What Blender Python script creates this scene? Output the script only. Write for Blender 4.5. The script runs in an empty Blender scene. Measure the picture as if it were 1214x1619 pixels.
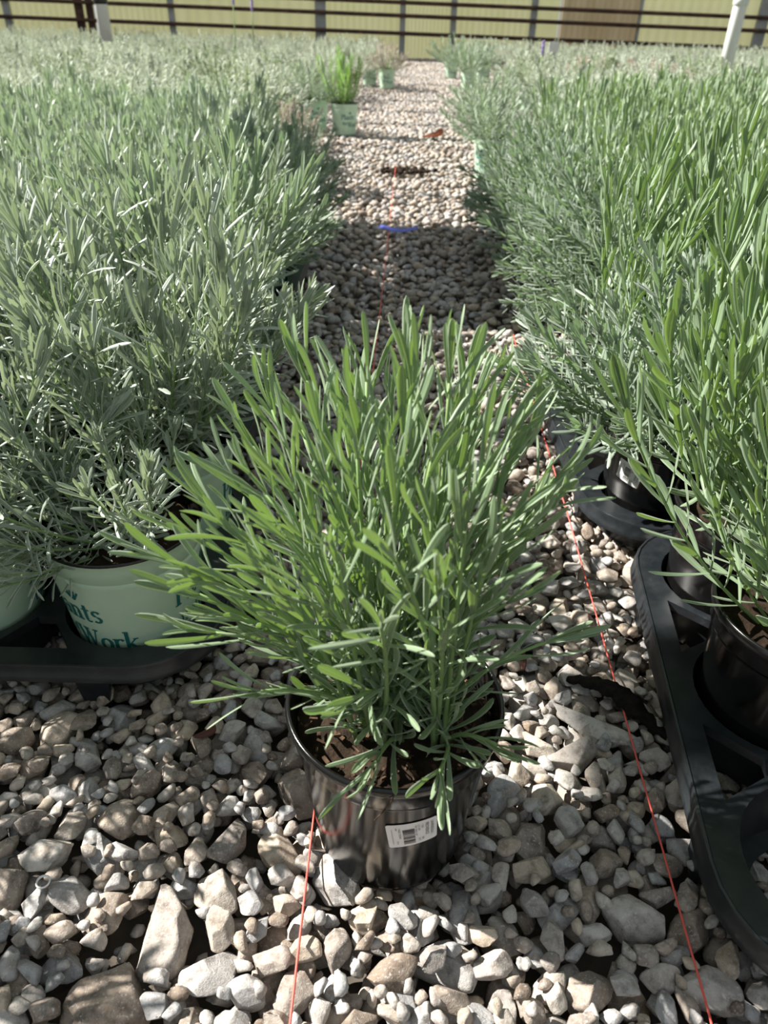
import bpy, bmesh, math, random
import numpy as np
from mathutils import Matrix, Vector, noise
from mathutils.geometry import delaunay_2d_cdt

random.seed(11); rng = np.random.default_rng(11)
SC = bpy.context.scene
COL = SC.collection
R = math.radians

# ------------------------------------------------------------------ camera
PITCH, ROLL, CAM_H, FPX = R(34.0), R(1.5), 0.59, 1170.0
cd = bpy.data.cameras.new('camera'); cam = bpy.data.objects.new('camera', cd); COL.objects.link(cam)
cd.sensor_fit = 'VERTICAL'; cd.sensor_height = 36.0; cd.sensor_width = 27.0
cd.lens = FPX / 1619 * 36.0
cd.clip_start = 0.02; cd.clip_end = 200
r0 = Vector((1, 0, 0)); d0 = Vector((0, -math.sin(PITCH), -math.cos(PITCH)))
rt = r0 * math.cos(ROLL) - d0 * math.sin(ROLL)
up = -(r0 * math.sin(ROLL) + d0 * math.cos(ROLL))
bk = rt.cross(up)
m = Matrix((rt, up, bk)).transposed().to_4x4(); m.translation = (0, 0, CAM_H)
cam.matrix_world = m
cd.dof.use_dof = True; cd.dof.focus_distance = 0.66; cd.dof.aperture_fstop = cd.lens / 2.6
SC.camera = cam

# ------------------------------------------------------------------ light
SUN_EL = R(39)
TO_SUN = Vector((-0.958 * math.cos(SUN_EL), 0.287 * math.cos(SUN_EL), math.sin(SUN_EL))).normalized()
sd = bpy.data.lights.new('sun', 'SUN'); sun = bpy.data.objects.new('sun', sd); COL.objects.link(sun)
sd.energy = 13.0; sd.angle = R(0.53); sd.color = (1.0, 0.955, 0.88)
sun.rotation_euler = TO_SUN.to_track_quat('Z', 'Y').to_euler(); sun.location = (-3, 1, 4)
w = bpy.data.worlds.new('sky'); SC.world = w; w.use_nodes = True
bg = w.node_tree.nodes['Background']; bg.inputs[0].default_value = (0.86, 0.94, 1.0, 1); bg.inputs[1].default_value = 0.50
vs = SC.view_settings
vs.view_transform = 'Standard'; vs.look = 'None'; vs.gamma = 1; vs.use_curve_mapping = False; vs.exposure = 0.0
cy = SC.cycles
cy.use_denoising = True; cy.max_bounces = 6; cy.diffuse_bounces = 3; cy.glossy_bounces = 2
cy.transmission_bounces = 4; cy.transparent_max_bounces = 4; cy.caustics_reflective = False; cy.caustics_refractive = False

# ------------------------------------------------------------------ helpers
def mesh_from(name, V, Q=None, T=None, mats=(), smooth=True, tint=None, mat_idx=None, edge=None):
    """V (n,3); Q (k,4) and T (k,3) index arrays -> one mesh, fast."""
    V = np.asarray(V, np.float32)
    Q = np.zeros((0, 4), np.int32) if Q is None or len(Q) == 0 else np.asarray(Q, np.int32)
    T = np.zeros((0, 3), np.int32) if T is None or len(T) == 0 else np.asarray(T, np.int32)
    me = bpy.data.meshes.new(name)
    me.vertices.add(len(V)); me.vertices.foreach_set('co', V.ravel())
    nl = Q.size + T.size; me.loops.add(nl)
    me.loops.foreach_set('vertex_index', np.concatenate([Q.ravel(), T.ravel()]))
    me.polygons.add(len(Q) + len(T))
    st = np.concatenate([np.arange(len(Q)) * 4, Q.size + np.arange(len(T)) * 3]).astype(np.int32)
    me.polygons.foreach_set('loop_start', st)
    me.polygons.foreach_set('use_smooth', np.full(len(Q) + len(T), smooth))
    if mat_idx is not None: me.polygons.foreach_set('material_index', np.asarray(mat_idx, np.int32))
    me.update(calc_edges=True)
    if tint is not None:
        a = me.attributes.new('tint', 'FLOAT', 'POINT'); a.data.foreach_set('value', np.asarray(tint, np.float32))
    if edge is not None:
        a = me.attributes.new('edge', 'FLOAT', 'POINT'); a.data.foreach_set('value', np.asarray(edge, np.float32))
    for mt in mats: me.materials.append(mt)
    return me

def link(name, me, parent=None, mw=None, kind=None):
    o = bpy.data.objects.new(name, me); COL.objects.link(o)
    if parent is not None: o.parent = parent
    if mw is not None: o.matrix_local = mw
    if kind: o['kind'] = kind
    return o

def tag(o, label=None, cat=None, group=None, kind=None):
    if label: o['label'] = label
    if cat: o['category'] = cat
    if group: o['group'] = group
    if kind: o['kind'] = kind
    return o

def empty(name, loc, rz=0.0):
    o = bpy.data.objects.new(name, None); COL.objects.link(o)
    o.location = loc; o.rotation_euler = (0, 0, rz); o.empty_display_size = .05
    return o

class Acc:
    """accumulates pieces of geometry into one mesh"""
    def __init__(s): s.V = []; s.Q = []; s.T = []; s.t = []; s.e = []; s.n = 0
    def add(s, V, Q=None, T=None, tint=0.0, edge=None):
        V = np.asarray(V, float)
        s.V.append(V)
        if Q is not None and len(Q): s.Q.append(np.asarray(Q) + s.n)
        if T is not None and len(T): s.T.append(np.asarray(T) + s.n)
        s.t.append(np.full(len(V), tint) if np.isscalar(tint) else tint); s.n += len(V)
        s.e.append(np.zeros(len(V)) if edge is None else edge)
    def mesh(s, name, mats, smooth=True):
        return mesh_from(name, np.concatenate(s.V), np.concatenate(s.Q) if s.Q else None,
                         np.concatenate(s.T) if s.T else None, mats, smooth, np.concatenate(s.t), edge=np.concatenate(s.e))

def xf(V, M, t=(0, 0, 0)): return V @ np.asarray(M).T + np.asarray(t)
def rot(ax, a):
    return np.array(Matrix.Rotation(a, 3, ax))
def tube(P, rad, n=6, cap=True):
    P = np.asarray(P, float); k = len(P); rad = np.full(k, rad) if np.isscalar(rad) else np.asarray(rad)
    T = np.gradient(P, axis=0); T /= np.linalg.norm(T, axis=1)[:, None] + 1e-12
    ref = np.array([0, 0, 1.]) if abs(T[0, 2]) < .9 else np.array([1., 0, 0])
    V = []
    for i in range(k):
        a = np.cross(T[i], ref); a /= np.linalg.norm(a) + 1e-12; b = np.cross(T[i], a); ref = np.cross(a, T[i]) * 1.0
        th = np.arange(n) * 2 * np.pi / n
        V.append(P[i] + rad[i] * (np.cos(th)[:, None] * a + np.sin(th)[:, None] * b))
    V = np.concatenate(V); Q = []
    for i in range(k - 1):
        for j in range(n):
            j2 = (j + 1) % n; Q.append((i * n + j, i * n + j2, (i + 1) * n + j2, (i + 1) * n + j))
    T3 = []
    if cap:
        V = np.concatenate([V, P[:1], P[-1:]]); c0 = len(V) - 2
        for j in range(n):
            T3.append((c0, (j + 1) % n, j)); T3.append((c0 + 1, (k - 1) * n + j, (k - 1) * n + (j + 1) % n))
    return V, np.array(Q), np.array(T3) if T3 else None
def lathe(prof, n=48, close=False):
    V = []; Q = []
    for r, z in prof:
        th = np.arange(n) * 2 * np.pi / n
        V.append(np.c_[r * np.cos(th), r * np.sin(th), np.full(n, z)])
    k = len(prof)
    for i in range(k - 1):
        for j in range(n):
            j2 = (j + 1) % n; Q.append((i * n + j, i * n + j2, (i + 1) * n + j2, (i + 1) * n + j))
    return np.concatenate(V), np.array(Q)
def box(x0, x1, y0, y1, z0, z1):
    V = np.array([(x, y, z) for z in (z0, z1) for y in (y0, y1) for x in (x0, x1)], float)
    Q = [(0, 2, 3, 1), (4, 5, 7, 6), (0, 1, 5, 4), (2, 6, 7, 3), (0, 4, 6, 2), (1, 3, 7, 5)]
    return V, np.array(Q)

# ------------------------------------------------------------------ materials
def nodes(name):
    mt = bpy.data.materials.new(name); mt.use_nodes = True
    return mt, mt.node_tree, mt.node_tree.nodes['Principled BSDF']
def N(nt, t, **kw):
    n = nt.nodes.new(t)
    for k, v in kw.items(): setattr(n, k, v)
    return n
def ramp(nt, stops, fac):
    n = nt.nodes.new('ShaderNodeValToRGB'); e = n.color_ramp.elements
    while len(e) > 1: e.remove(e[-1])
    e[0].position = stops[0][0]; e[0].color = (*stops[0][1], 1)
    for p, c in stops[1:]:
        q = e.new(p); q.color = (*c, 1)
    nt.links.new(fac, n.inputs[0]); return n.outputs[0]
def rnd_value(nt):
    """one number per object plus one per joined piece, wrapped to 0..1"""
    oi = N(nt, 'ShaderNodeObjectInfo'); at = N(nt, 'ShaderNodeAttribute', attribute_name='tint')
    a = N(nt, 'ShaderNodeMath', operation='ADD'); nt.links.new(oi.outputs['Random'], a.inputs[0]); nt.links.new(at.outputs['Fac'], a.inputs[1])
    f = N(nt, 'ShaderNodeMath', operation='FRACT'); nt.links.new(a.outputs[0], f.inputs[0]); return f.outputs[0]
def mix(nt, a, b, fac, mode='MIX'):
    n = N(nt, 'ShaderNodeMix', data_type='RGBA', blend_type=mode)
    for s, v in ((6, a), (7, b)):
        if isinstance(v, tuple): n.inputs[s].default_value = (*v, 1)
        else: nt.links.new(v, n.inputs[s])
    if isinstance(fac, float): n.inputs[0].default_value = fac
    else: nt.links.new(fac, n.inputs[0])
    return n.outputs[2]
def noise_n(nt, scale, detail=3, rough=.55, coord='Object'):
    tc = N(nt, 'ShaderNodeTexCoord'); nz = N(nt, 'ShaderNodeTexNoise'); nz.inputs['Scale'].default_value = scale
    nz.inputs['Detail'].default_value = detail; nz.inputs['Roughness'].default_value = rough
    nt.links.new(tc.outputs[coord], nz.inputs['Vector']); return nz.outputs['Fac']
def bump(nt, b, h, strength, dist):
    n = N(nt, 'ShaderNodeBump'); n.inputs['Strength'].default_value = strength; n.inputs['Distance'].default_value = dist
    nt.links.new(h, n.inputs['Height']); nt.links.new(n.outputs[0], b.inputs['Normal'])

def leaf_mat(name, c0, c1, c2, trans, tcol, rough=.55, spec=.35):
    mt, nt, b = nodes(name)
    base = ramp(nt, [(0, c0), (.5, c1), (1, c2)], rnd_value(nt))
    f = noise_n(nt, 60, 2)
    base = mix(nt, base, tuple(min(1, x * 1.35 + .02) for x in c1), ramp(nt, [(.35, (0, 0, 0)), (.8, (.6, .6, .6))], f))
    ea = N(nt, 'ShaderNodeAttribute', attribute_name='edge'); em = N(nt, 'ShaderNodeMath', operation='MULTIPLY'); em.inputs[1].default_value = .8
    nt.links.new(ea.outputs['Fac'], em.inputs[0]); base = mix(nt, base, tuple(min(1, x * .7 + .30) for x in c2), em.outputs[0])
    nt.links.new(base, b.inputs['Base Color'])
    b.inputs['Roughness'].default_value = rough; b.inputs['Specular IOR Level'].default_value = spec
    b.inputs['Sheen Weight'].default_value = .25; b.inputs['Sheen Roughness'].default_value = .5
    tr = N(nt, 'ShaderNodeBsdfTranslucent')
    tint = mix(nt, base, tcol, .75); nt.links.new(tint, tr.inputs['Color'])
    ms = N(nt, 'ShaderNodeMixShader'); ms.inputs[0].default_value = trans
    nt.links.new(b.outputs[0], ms.inputs[1]); nt.links.new(tr.outputs[0], ms.inputs[2])
    nt.links.new(ms.outputs[0], nt.nodes['Material Output'].inputs[0]); return mt
def plain(name, c, rough=.6, spec=.5, nscale=0, c2=None, bstr=0, bdist=.001, bscale=60):
    mt, nt, b = nodes(name)
    if nscale: 
        col = ramp(nt, [(.35, c), (.7, c2)], noise_n(nt, nscale, 4)); nt.links.new(col, b.inputs['Base Color'])
    else: b.inputs['Base Color'].default_value = (*c, 1)
    b.inputs['Roughness'].default_value = rough; b.inputs['Specular IOR Level'].default_value = spec
    if bstr: bump(nt, b, noise_n(nt, bscale, 5), bstr, bdist)
    return mt

M_GREEN = leaf_mat('leaf_green', (.105, .175, .078), (.145, .225, .110), (.19, .275, .15), .15, (.42, .70, .05), .46, .5)
M_SILVG = leaf_mat('leaf_silver_green', (.20, .28, .19), (.26, .335, .245), (.35, .41, .33), .20, (.38, .55, .18), .46, .55)
M_SILV = leaf_mat('leaf_silver', (.19, .245, .185), (.26, .32, .25), (.34, .40, .32), .2, (.40, .52, .20), .42, .6)
M_BLUE = leaf_mat('leaf_blue_green', (.155, .22, .155), (.205, .27, .20), (.27, .33, .26), .22, (.30, .50, .14), .46, .5)
M_WOODY2 = leaf_mat('leaf_woody_dark', (.17, .23, .15), (.22, .28, .18), (.28, .34, .22), .25, (.4, .5, .2), .7, .3)
M_WOODY = leaf_mat('leaf_woody_grey', (.36, .43, .34), (.46, .52, .43), (.56, .60, .52), .25, (.45, .5, .3), .8, .2)
M_DRY = leaf_mat('leaf_dry', (.36, .31, .25), (.42, .36, .30), (.48, .43, .36), .2, (.5, .4, .3), .9, .1)
M_GRASSY = leaf_mat('leaf_grassy', (.14, .30, .05), (.19, .38, .07), (.25, .44, .10), .36, (.35, .6, .08))
M_STEM = plain('stem_green', (.22, .33, .13), .6, .3)
M_WOOD = plain('stem_woody', (.16, .11, .07), .8, .2)

def black_plastic(name, base, rough, dust):
    mt, nt, b = nodes(name)
    f = noise_n(nt, 35, 6, .7)
    nt.links.new(ramp(nt, [(.4, base), (.62, tuple(x + dust * .25 for x in base)), (.8, tuple(x + dust for x in base))], f), b.inputs['Base Color'])
    b.inputs['Specular IOR Level'].default_value = .55
    rr = N(nt, 'ShaderNodeMapRange'); rr.inputs[3].default_value = rough - .06; rr.inputs[4].default_value = rough + .14
    nt.links.new(noise_n(nt, 22, 5), rr.inputs[0]); nt.links.new(rr.outputs[0], b.inputs['Roughness'])
    bump(nt, b, noise_n(nt, 260, 3), .06, .0006); return mt
M_BLACK = black_plastic('black_pot_plastic', (.004, .004, .004), .13, .014)
M_TRAY = black_plastic('tray_plastic', (.010, .013, .016), .30, .045)
mt, nt, b = nodes('mint_pot_plastic'); M_MINT = mt
nt.links.new(ramp(nt, [(.3, (.48, .66, .49)), (.7, (.55, .72, .55))], noise_n(nt, 18, 4)), b.inputs['Base Color'])
b.inputs['Roughness'].default_value = .42; b.inputs['Subsurface Weight'].default_value = 0
M_INK = plain('teal_ink', (.012, .14, .13), .5)
M_PAPER = plain('paper_label', (.80, .79, .78), .5, .4)
M_PRINT = plain('black_print', (.02, .02, .02), .6)
M_SOIL = plain('potting_soil', (.018, .012, .008), .95, .15, 70, (.042, .028, .018), .9, .004, 120)
M_CHIP = plain('bark_chip', (.035, .020, .012), .9, .2, 160, (.13, .08, .05))
M_STRING = plain('red_string', (.78, .12, .09), .6)
M_ROPEFAR = M_STRING

def stone_mat():
    mt, nt, b = nodes('limestone_gravel')
    v = rnd_value(nt)
    base = ramp(nt, [(0, (.42, .375, .325)), (.14, (.28, .225, .18)), (.26, (.52, .485, .44)), (.40, (.34, .34, .345)), (.54, (.48, .44, .405)), (.66, (.23, .18, .14)),
                     (.78, (.40, .40, .40)), (.88, (.50, .42, .33)), (1, (.35, .295, .25))], v)
    tc = N(nt, 'ShaderNodeTexCoord'); geo = N(nt, 'ShaderNodeNewGeometry')
    def nz(scale, det, ro):
        n = N(nt, 'ShaderNodeTexNoise'); n.inputs['Scale'].default_value = scale; n.inputs['Detail'].default_value = det; n.inputs['Roughness'].default_value = ro
        nt.links.new(geo.outputs['Position'], n.inputs['Vector']); return n.outputs['Fac']
    f1 = nz(90, 6, .65)
    base = mix(nt, base, ramp(nt, [(.3, (.45, .42, .40)), (.5, (1, 1, 1)), (.68, (1.25, 1.25, 1.25))], f1), 1.0, 'MULTIPLY')
    f2 = nz(38, 4, .6)
    base = mix(nt, base, (.30, .19, .10), ramp(nt, [(.58, (0, 0, 0)), (.75, (.55, .55, .55))], f2))
    f4 = nz(420, 3, .7)
    base = mix(nt, base, (.62, .60, .57), ramp(nt, [(.56, (0, 0, 0)), (.70, (.7, .7, .7))], f4))
    nt.links.new(base, b.inputs['Base Color'])
    b.inputs['Roughness'].default_value = .82; b.inputs['Specular IOR Level'].default_value = .3
    ad = N(nt, 'ShaderNodeMath', operation='ADD'); nt.links.new(f1, ad.inputs[0]); nt.links.new(nz(600, 4, .7), ad.inputs[1])
    bump(nt, b, ad.outputs[0], .55, .0016)
    return mt
M_STONE = stone_mat()

# ------------------------------------------------------------------ ground
M_GROUND = None
mt, nt, b = nodes('damp_soil_ground'); M_GROUND = mt
f = noise_n(nt, 9, 8, .7)
vo = N(nt, 'ShaderNodeTexVoronoi'); vo.inputs['Scale'].default_value = 38; tc = N(nt, 'ShaderNodeTexCoord'); nt.links.new(tc.outputs['Object'], vo.inputs['Vector'])
c = ramp(nt, [(.3, (.05, .04, .03)), (.6, (.10, .08, .06)), (.8, (.16, .135, .11))], f)
c = mix(nt, c, mix(nt, (.05, .045, .035), (.09, .08, .065), vo.outputs['Distance']), .5)
nt.links.new(c, b.inputs['Base Color']); b.inputs['Roughness'].default_value = .95; bump(nt, b, vo.outputs['Distance'], .8, .012)
V = np.array([(-14, -4, -.034), (14, -4, -.034), (14, 22, -.034), (-14, 22, -.034)], float)
ground = link('ground', mesh_from('ground', V, [(0, 1, 2, 3)], None, [M_GROUND])); ground['kind'] = 'structure'

# ------------------------------------------------------------------ greenhouse wall, rails, posts
YW = 13.9
wall = empty('wall_back', (0, YW, 0)); wall['kind'] = 'structure'
def panel_mat(name, c0, c1, c2):
    mt, nt, b = nodes(name)
    tc = N(nt, 'ShaderNodeTexCoord'); mp = N(nt, 'ShaderNodeMapping'); mp.inputs['Scale'].default_value = (3.0, 3.0, .35)
    nt.links.new(tc.outputs['Object'], mp.inputs[0]); nz = N(nt, 'ShaderNodeTexNoise'); nz.inputs['Scale'].default_value = 2.2; nz.inputs['Detail'].default_value = 6
    nt.links.new(mp.outputs[0], nz.inputs['Vector'])
    nt.links.new(ramp(nt, [(.32, c0), (.5, c1), (.68, c2)], nz.outputs['Fac']), b.inputs['Base Color']); b.inputs['Roughness'].default_value = .5
    b.inputs['Transmission Weight'].default_value = 0
    tr = N(nt, 'ShaderNodeBsdfTranslucent'); tr.inputs[0].default_value = (*c1, 1)
    ms = N(nt, 'ShaderNodeMixShader'); ms.inputs[0].default_value = .62
    nt.links.new(b.outputs[0], ms.inputs[1]); nt.links.new(tr.outputs[0], ms.inputs[2]); nt.links.new(ms.outputs[0], nt.nodes['Material Output'].inputs[0])
    return mt
M_PANEL = panel_mat('algae_panel', (.70, .71, .47), (.80, .80, .60), (.86, .85, .70))
M_PANEL2 = panel_mat('stained_panel', (.30, .25, .14), (.58, .52, .40), (.66, .62, .48))
M_RUST = plain('rusty_rail', (.05, .028, .022), .8, .3, 8, (.13, .065, .045))
M_GREYP = plain('galvanised_post', (.30, .31, .31), .5, .5, 6, (.44, .45, .45))
M_WHITEP = plain('white_pipe_plastic', (.74, .74, .72), .45)
joints = [-14, -11.5, -9.8, -8.0, -6.08, -4.72, -3.51, -1.19, .09, .88, 2.12, 2.53, 3.76, 5.66, 7.4, 9.2, 11, 14]
for i in range(len(joints) - 1):
    x0, x1 = joints[i], joints[i + 1]
    wv = Acc(); n = 13   # shallow corrugation across the sheet
    xs = np.linspace(x0 + .01, x1 - .01, n * 4 + 1); ys = .003 * np.cos(np.linspace(0, n * 2 * np.pi, n * 4 + 1)) * .5
    zb, zt = -.04, 3.0
    V = np.r_[np.c_[xs, ys, xs * 0 + zb], np.c_[xs, ys, xs * 0 + zt], np.c_[xs, ys + .008, xs * 0 + zb], np.c_[xs, ys + .008, xs * 0 + zt]]
    k = len(xs); Q = [(j, j + 1, k + j + 1, k + j) for j in range(k - 1)] + [(2 * k + j + 1, 2 * k + j, 3 * k + j, 3 * k + j + 1) for j in range(k - 1)]
    p = link('panel', mesh_from('panel', V, Q, None, [M_PANEL2 if i == 11 else M_PANEL]), wall)
    if i == 11: p['label'] = 'pinkish brown streaked sheet'
    else: p['label'] = 'yellow-green sheet stained with algae'
for x, wd in [(-11.5, .06), (-9.8, .1), (-8, .06), (-6.08, .11), (-4.95, .12), (-4.78, .10), (-3.51, .09), (-1.19, .17), (.09, .09), (.88, .09), (2.12, .10), (3.76, .04), (5.66, .17), (7.4, .1), (9.2, .1), (11, .1)]:
    V, Q = box(x - wd / 2, x + wd / 2, -.08, -.02, -.04, 3.0)
    link('post', mesh_from('post', V, Q, None, [M_RUST if wd in (.12, .10) and x < 0 else M_GREYP], False), wall)
for z in (.328, .558, .727, 1.2, 1.8, 2.4):
    P = np.array([(x, -.13, z - .0135 * x) for x in np.linspace(-13, 13, 9)])
    V, Q, T = tube(P, .027 if z > .2 else .02, 8); link('rail', mesh_from('rail', V, Q, T, [M_RUST]), wall)

def white_pipe(loc, r, band, top, label):
    o = empty('drain_pipe', loc); tag(o, label, 'pipe')
    if top:
        P = [(0, 0, -.02), (0, 0, top - .04), (0, 0, top), (-.02, .02, top + .035), (-.05, .06, top + .055), (-.06, .5, top + .09)]
        V, Q, T = tube(P, r, 16)
    else: V, Q, T = tube([(0, 0, -.02), (0, 0, 1), (0, 0, 2.4)], r, 16)
    link('pipe_body', mesh_from('pipe_body', V, Q, T, [M_WHITEP]), o)
    if band:
        V, Q = lathe([(r * 1.02, 0), (r * 1.14, 0.005), (r * 1.14, band), (r * 1.02, band + .005)], 20)
        link('clamp_band', mesh_from('clamp_band', V + [0, 0, .60], Q, None, [M_BLACK]), o)
    else:
        V, Q = lathe([(r * 1.0, 0), (r * 1.16, 0.004), (r * 1.16, .07), (r * 1.0, .075)], 20)
        link('collar', mesh_from('collar', V + [0, 0, top - .06], Q, None, [M_WHITEP]), o)
white_pipe((2.775, 7.3, 0), .052, 0, .76, 'white plastic pipe with an elbow rising from the right plants before the wall')
white_pipe((-2.985, 9.0, 0), .062, .055, 0, 'white upright pipe with a black band behind the left plants')

# overhead frame of the greenhouse, plus added sheets that shade the path (never in view)
roof = empty('roof', (0, 0, 0)); roof['kind'] = 'structure'
HZ = 2.7
def up_at(x, y, z=HZ): k = z / TO_SUN.z; return x + TO_SUN.x * k, y + TO_SUN.y * k
for y, wd in ((4.72, .07), (5.35, .04), (6.1, .04), (6.9, .05), (7.7, .05), (8.6, .06), (9.6, .05), (10.8, .06), (12, .06), (3.15, .015)):
    _, yy = up_at(0, y); V, Q = box(-7, 7, yy - wd / 2, yy + wd / 2, HZ, HZ + .05)
    link('beam', mesh_from('beam', V, Q, None, [M_GREYP], False), roof)
def shade_sheet(x0, x1, y0, y1):  # unseen sheet added overhead, sized by the shade it should cast
    (a, c_), (b_, d) = up_at(x0, y0), up_at(x1, y1)
    V, Q = box(a, b_, c_, d, HZ + .06, HZ + .075); link('sheet', mesh_from('sheet', V, Q, None, [M_GREYP], False), roof)
shade_sheet(-.06, .42, 1.66, 2.66)  # added for the shaded band across the path
shade_sheet(.12, .40, .41, .58)  # added to dim the gravel right of the hero pot
for x in (-6.6, 0.0, 6.6):
    V, Q = box(x - .05, x + .05, .2, 13.8, HZ + .05, HZ + .13)
    if x == 0.0: continue
    link('beam', mesh_from('beam', V, Q, None, [M_GREYP], False), roof)
for x in (-6.6, 6.6):
    for y in (.3, 4.8, 9.3, 13.7):
        V, Q = box(x - .05, x + .05, y - .05, y + .05, -.04, HZ + .05); link('column', mesh_from('column', V, Q, None, [M_GREYP], False), roof)

# ------------------------------------------------------------------ pot builders (shared meshes)
HP = .163
def pot_profile(black):
    # outside from the foot up, over the lip, down the inside, floor
    return [(.0, .004), (.045, .004), (.052, .0), (.058, .0), (.0612, .004), (.0622, .010), (.0700, .085), (.0752, .130), (.0760, .1335), (.0772, .1345), (.0780, .1365),
            (.0795, .150), (.0812, .1525), (.0824, .156), (.0826, .1595), (.0818, .1625), (.0802, .163), (.0788, .1615), (.0770, .155), (.0725, .128), (.0, .128)]
V, Q = lathe(pot_profile(True), 72)
ME_BLACKPOT = mesh_from('pot', V, Q, None, [M_BLACK])
k = len(pot_profile(True)) - 1
mi = np.repeat([1 if i >= 14 else 0 for i in range(k)], 72)
mp_ = [(.0, .004), (.045, .004), (.052, .0), (.058, .0), (.0612, .004), (.0622, .010), (.0700, .085), (.0752, .130), (.0757, .1345), (.0752, .1352), (.0752, .1358), (.0758, .1365),
       (.0776, .150), (.0790, .158), (.0800, .160), (.0806, .1625), (.0796, .1635), (.0786, .162), (.0760, .155), (.0715, .128), (.0, .128)]
V, Q = lathe(mp_, 72)
mi = np.repeat([1 if i >= 14 else 0 for i in range(len(mp_) - 1)], 72)
ME_MINTPOT = mesh_from('pot', V, Q, None, [M_MINT, M_BLACK], mat_idx=mi)
def wall_r(z): return .0622 + (z - .010) / .120 * (.0752 - .0622)

def soil_mesh(seed):
    n, rr = 30, 9; V = [(0, 0, .143)]; Q = []; T = []
    for i in range(1, rr + 1):
        for j in range(n):
            r = .0742 * i / rr; a = 2 * np.pi * j / n; x, y = r * np.cos(a), r * np.sin(a)
            V.append((x, y, .142 + .0075 * noise.noise(Vector((x * 60, y * 60, seed))) + .004 * noise.noise(Vector((x * 170, y * 170, seed))) - .002 * (i == rr)))
    for j in range(n): T.append((0, 1 + j, 1 + (j + 1) % n))
    for i in range(rr - 1):
        for j in range(n):
            a = 1 + i * n; Q.append((a + j, a + n + j, a + n + (j + 1) % n, a + (j + 1) % n))
    return mesh_from('soil', V, Q, T, [M_SOIL])
ME_SOIL = [soil_mesh(s) for s in (1.3, 5.1, 9.7)]

# --- lettering: slab-and-hairline serif strokes, wrapped on the pot wall
def glyphs():
    TH, TN = .155, .06
    def L(x0, y0, x1, y1, w0=TH, w1=None): return ('l', x0, y0, x1, y1, w0, w1 or w0)
    def S(x, y, h=.15): return ('l', x - h, y, x + h, y, TN, TN)
    def A(cx_, cy_, rx, ry, a0, a1, thick=TH, thin=TN): return ('a', cx_, cy_, rx, ry, a0, a1, thick, thin)
    g = {}
    g['P'] = ([L(.16, 0, .16, 1), S(.16, .03), S(.10, .97, .12), A(.34, .73, .26, .24, -100, 100), L(.16, .97, .34, .97, TN), L(.16, .50, .34, .50, TN)], .68)
    g['l'] = ([L(.12, 0, .12, 1.02), S(.12, .03), L(.0, .98, .12, .98, TN)], .30)
    g['a'] = ([A(.24, .42, .17, .22, -5, 150, TN, TH * .6), L(.40, .08, .40, .45, TH * .9), A(.22, .19, .17, .165, 60, 330), L(.40, .06, .50, .03, TN)], .54)
    g['n'] = ([L(.13, 0, .13, .62), S(.13, .03), L(.0, .60, .13, .60, TN), A(.30, .42, .16, .20, -5, 165, TH * .7, TN), L(.45, 0, .45, .44), S(.45, .03)], .62)
    g['t'] = ([L(.16, .12, .16, .85, TH * .9), L(.0, .62, .34, .62, TN), A(.26, .13, .11, .12, 180, 320, TH * .6, TN)], .40)
    g['s'] = ([A(.20, .48, .14, .13, 20, 270, TH * .8, TN), A(.20, .17, .15, .14, -140, 90, TH * .8, TN)], .42)
    g['h'] = ([L(.13, 0, .13, 1.02), S(.13, .03), L(.0, 1.0, .13, 1.0, TN), A(.30, .42, .16, .20, -5, 165, TH * .7, TN), L(.45, 0, .45, .44), S(.45, .03)], .62)
    g['W'] = ([L(.10, .97, .34, .02), L(.34, .02, .54, .97, TN), L(.50, .97, .74, .02), L(.74, .02, .96, .97, TN), S(.10, .97), S(.52, .97), S(.96, .97, .12)], 1.08)
    g['o'] = ([A(.27, .31, .21, .28, 0, 360)], .56)
    g['r'] = ([L(.13, 0, .13, .62), S(.13, .03), L(.0, .60, .13, .60, TN), A(.30, .42, .14, .18, 30, 150, TH * .8, TN)], .46)
    g['k'] = ([L(.13, 0, .13, 1.02), S(.13, .03), L(.0, 1.0, .13, 1.0, TN), L(.16, .26, .46, .60, TN), S(.46, .60, .1), L(.22, .34, .50, .02), S(.50, .03, .12)], .62)
    return g
GL = glyphs()
def stroke_quads(s, out, ox, oy, sc):
    if s[0] == 'l':
        _, x0, y0, x1, y1, w0, w1 = s; n = 5; pts = [(x0 + (x1 - x0) * t, y0 + (y1 - y0) * t, w0) for t in np.linspace(0, 1, n)]
        hw = [w0] * n
    else:
        _, cx_, cy_, rx, ry, a0, a1, tk, tn = s; n = 14; pts = []; hw = []
        for t in np.linspace(0, 1, n):
            a = R(a0 + (a1 - a0) * t); pts.append((cx_ + rx * math.cos(a), cy_ + ry * math.sin(a), 0)); hw.append(tn + (tk - tn) * abs(math.cos(a)))
    P = np.array([(p[0], p[1]) for p in pts]); T = np.gradient(P, axis=0); T /= np.linalg.norm(T, axis=1)[:, None] + 1e-9
    Nn = np.c_[-T[:, 1], T[:, 0]]; h = np.array(hw)[:, None] / 2
    A_, B_ = P + Nn * h, P - Nn * h
    V = np.r_[A_, B_] * sc + [ox, oy]; n = len(P)
    out.append((V, [(i, i + 1, n + i + 1, n + i) for i in range(n - 1)]))
def text_quads(txt, x, y, size, out):
    for ch in txt:
        if ch == ' ': x += .3 * size; continue
        st, adv = GL[ch]
        for s in st: stroke_quads(s, out, x, y, size)
        x += adv * size
    return x
def wrap(flat, a_c, off=.0004, scale=1):
    """flat (u along girth, v height) -> on pot wall"""
    u, v = flat[:, 0], flat[:, 1]; r = wall_r(v) + off; th = a_c + u / .072
    return np.c_[r * np.cos(th), r * np.sin(th), v]
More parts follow.
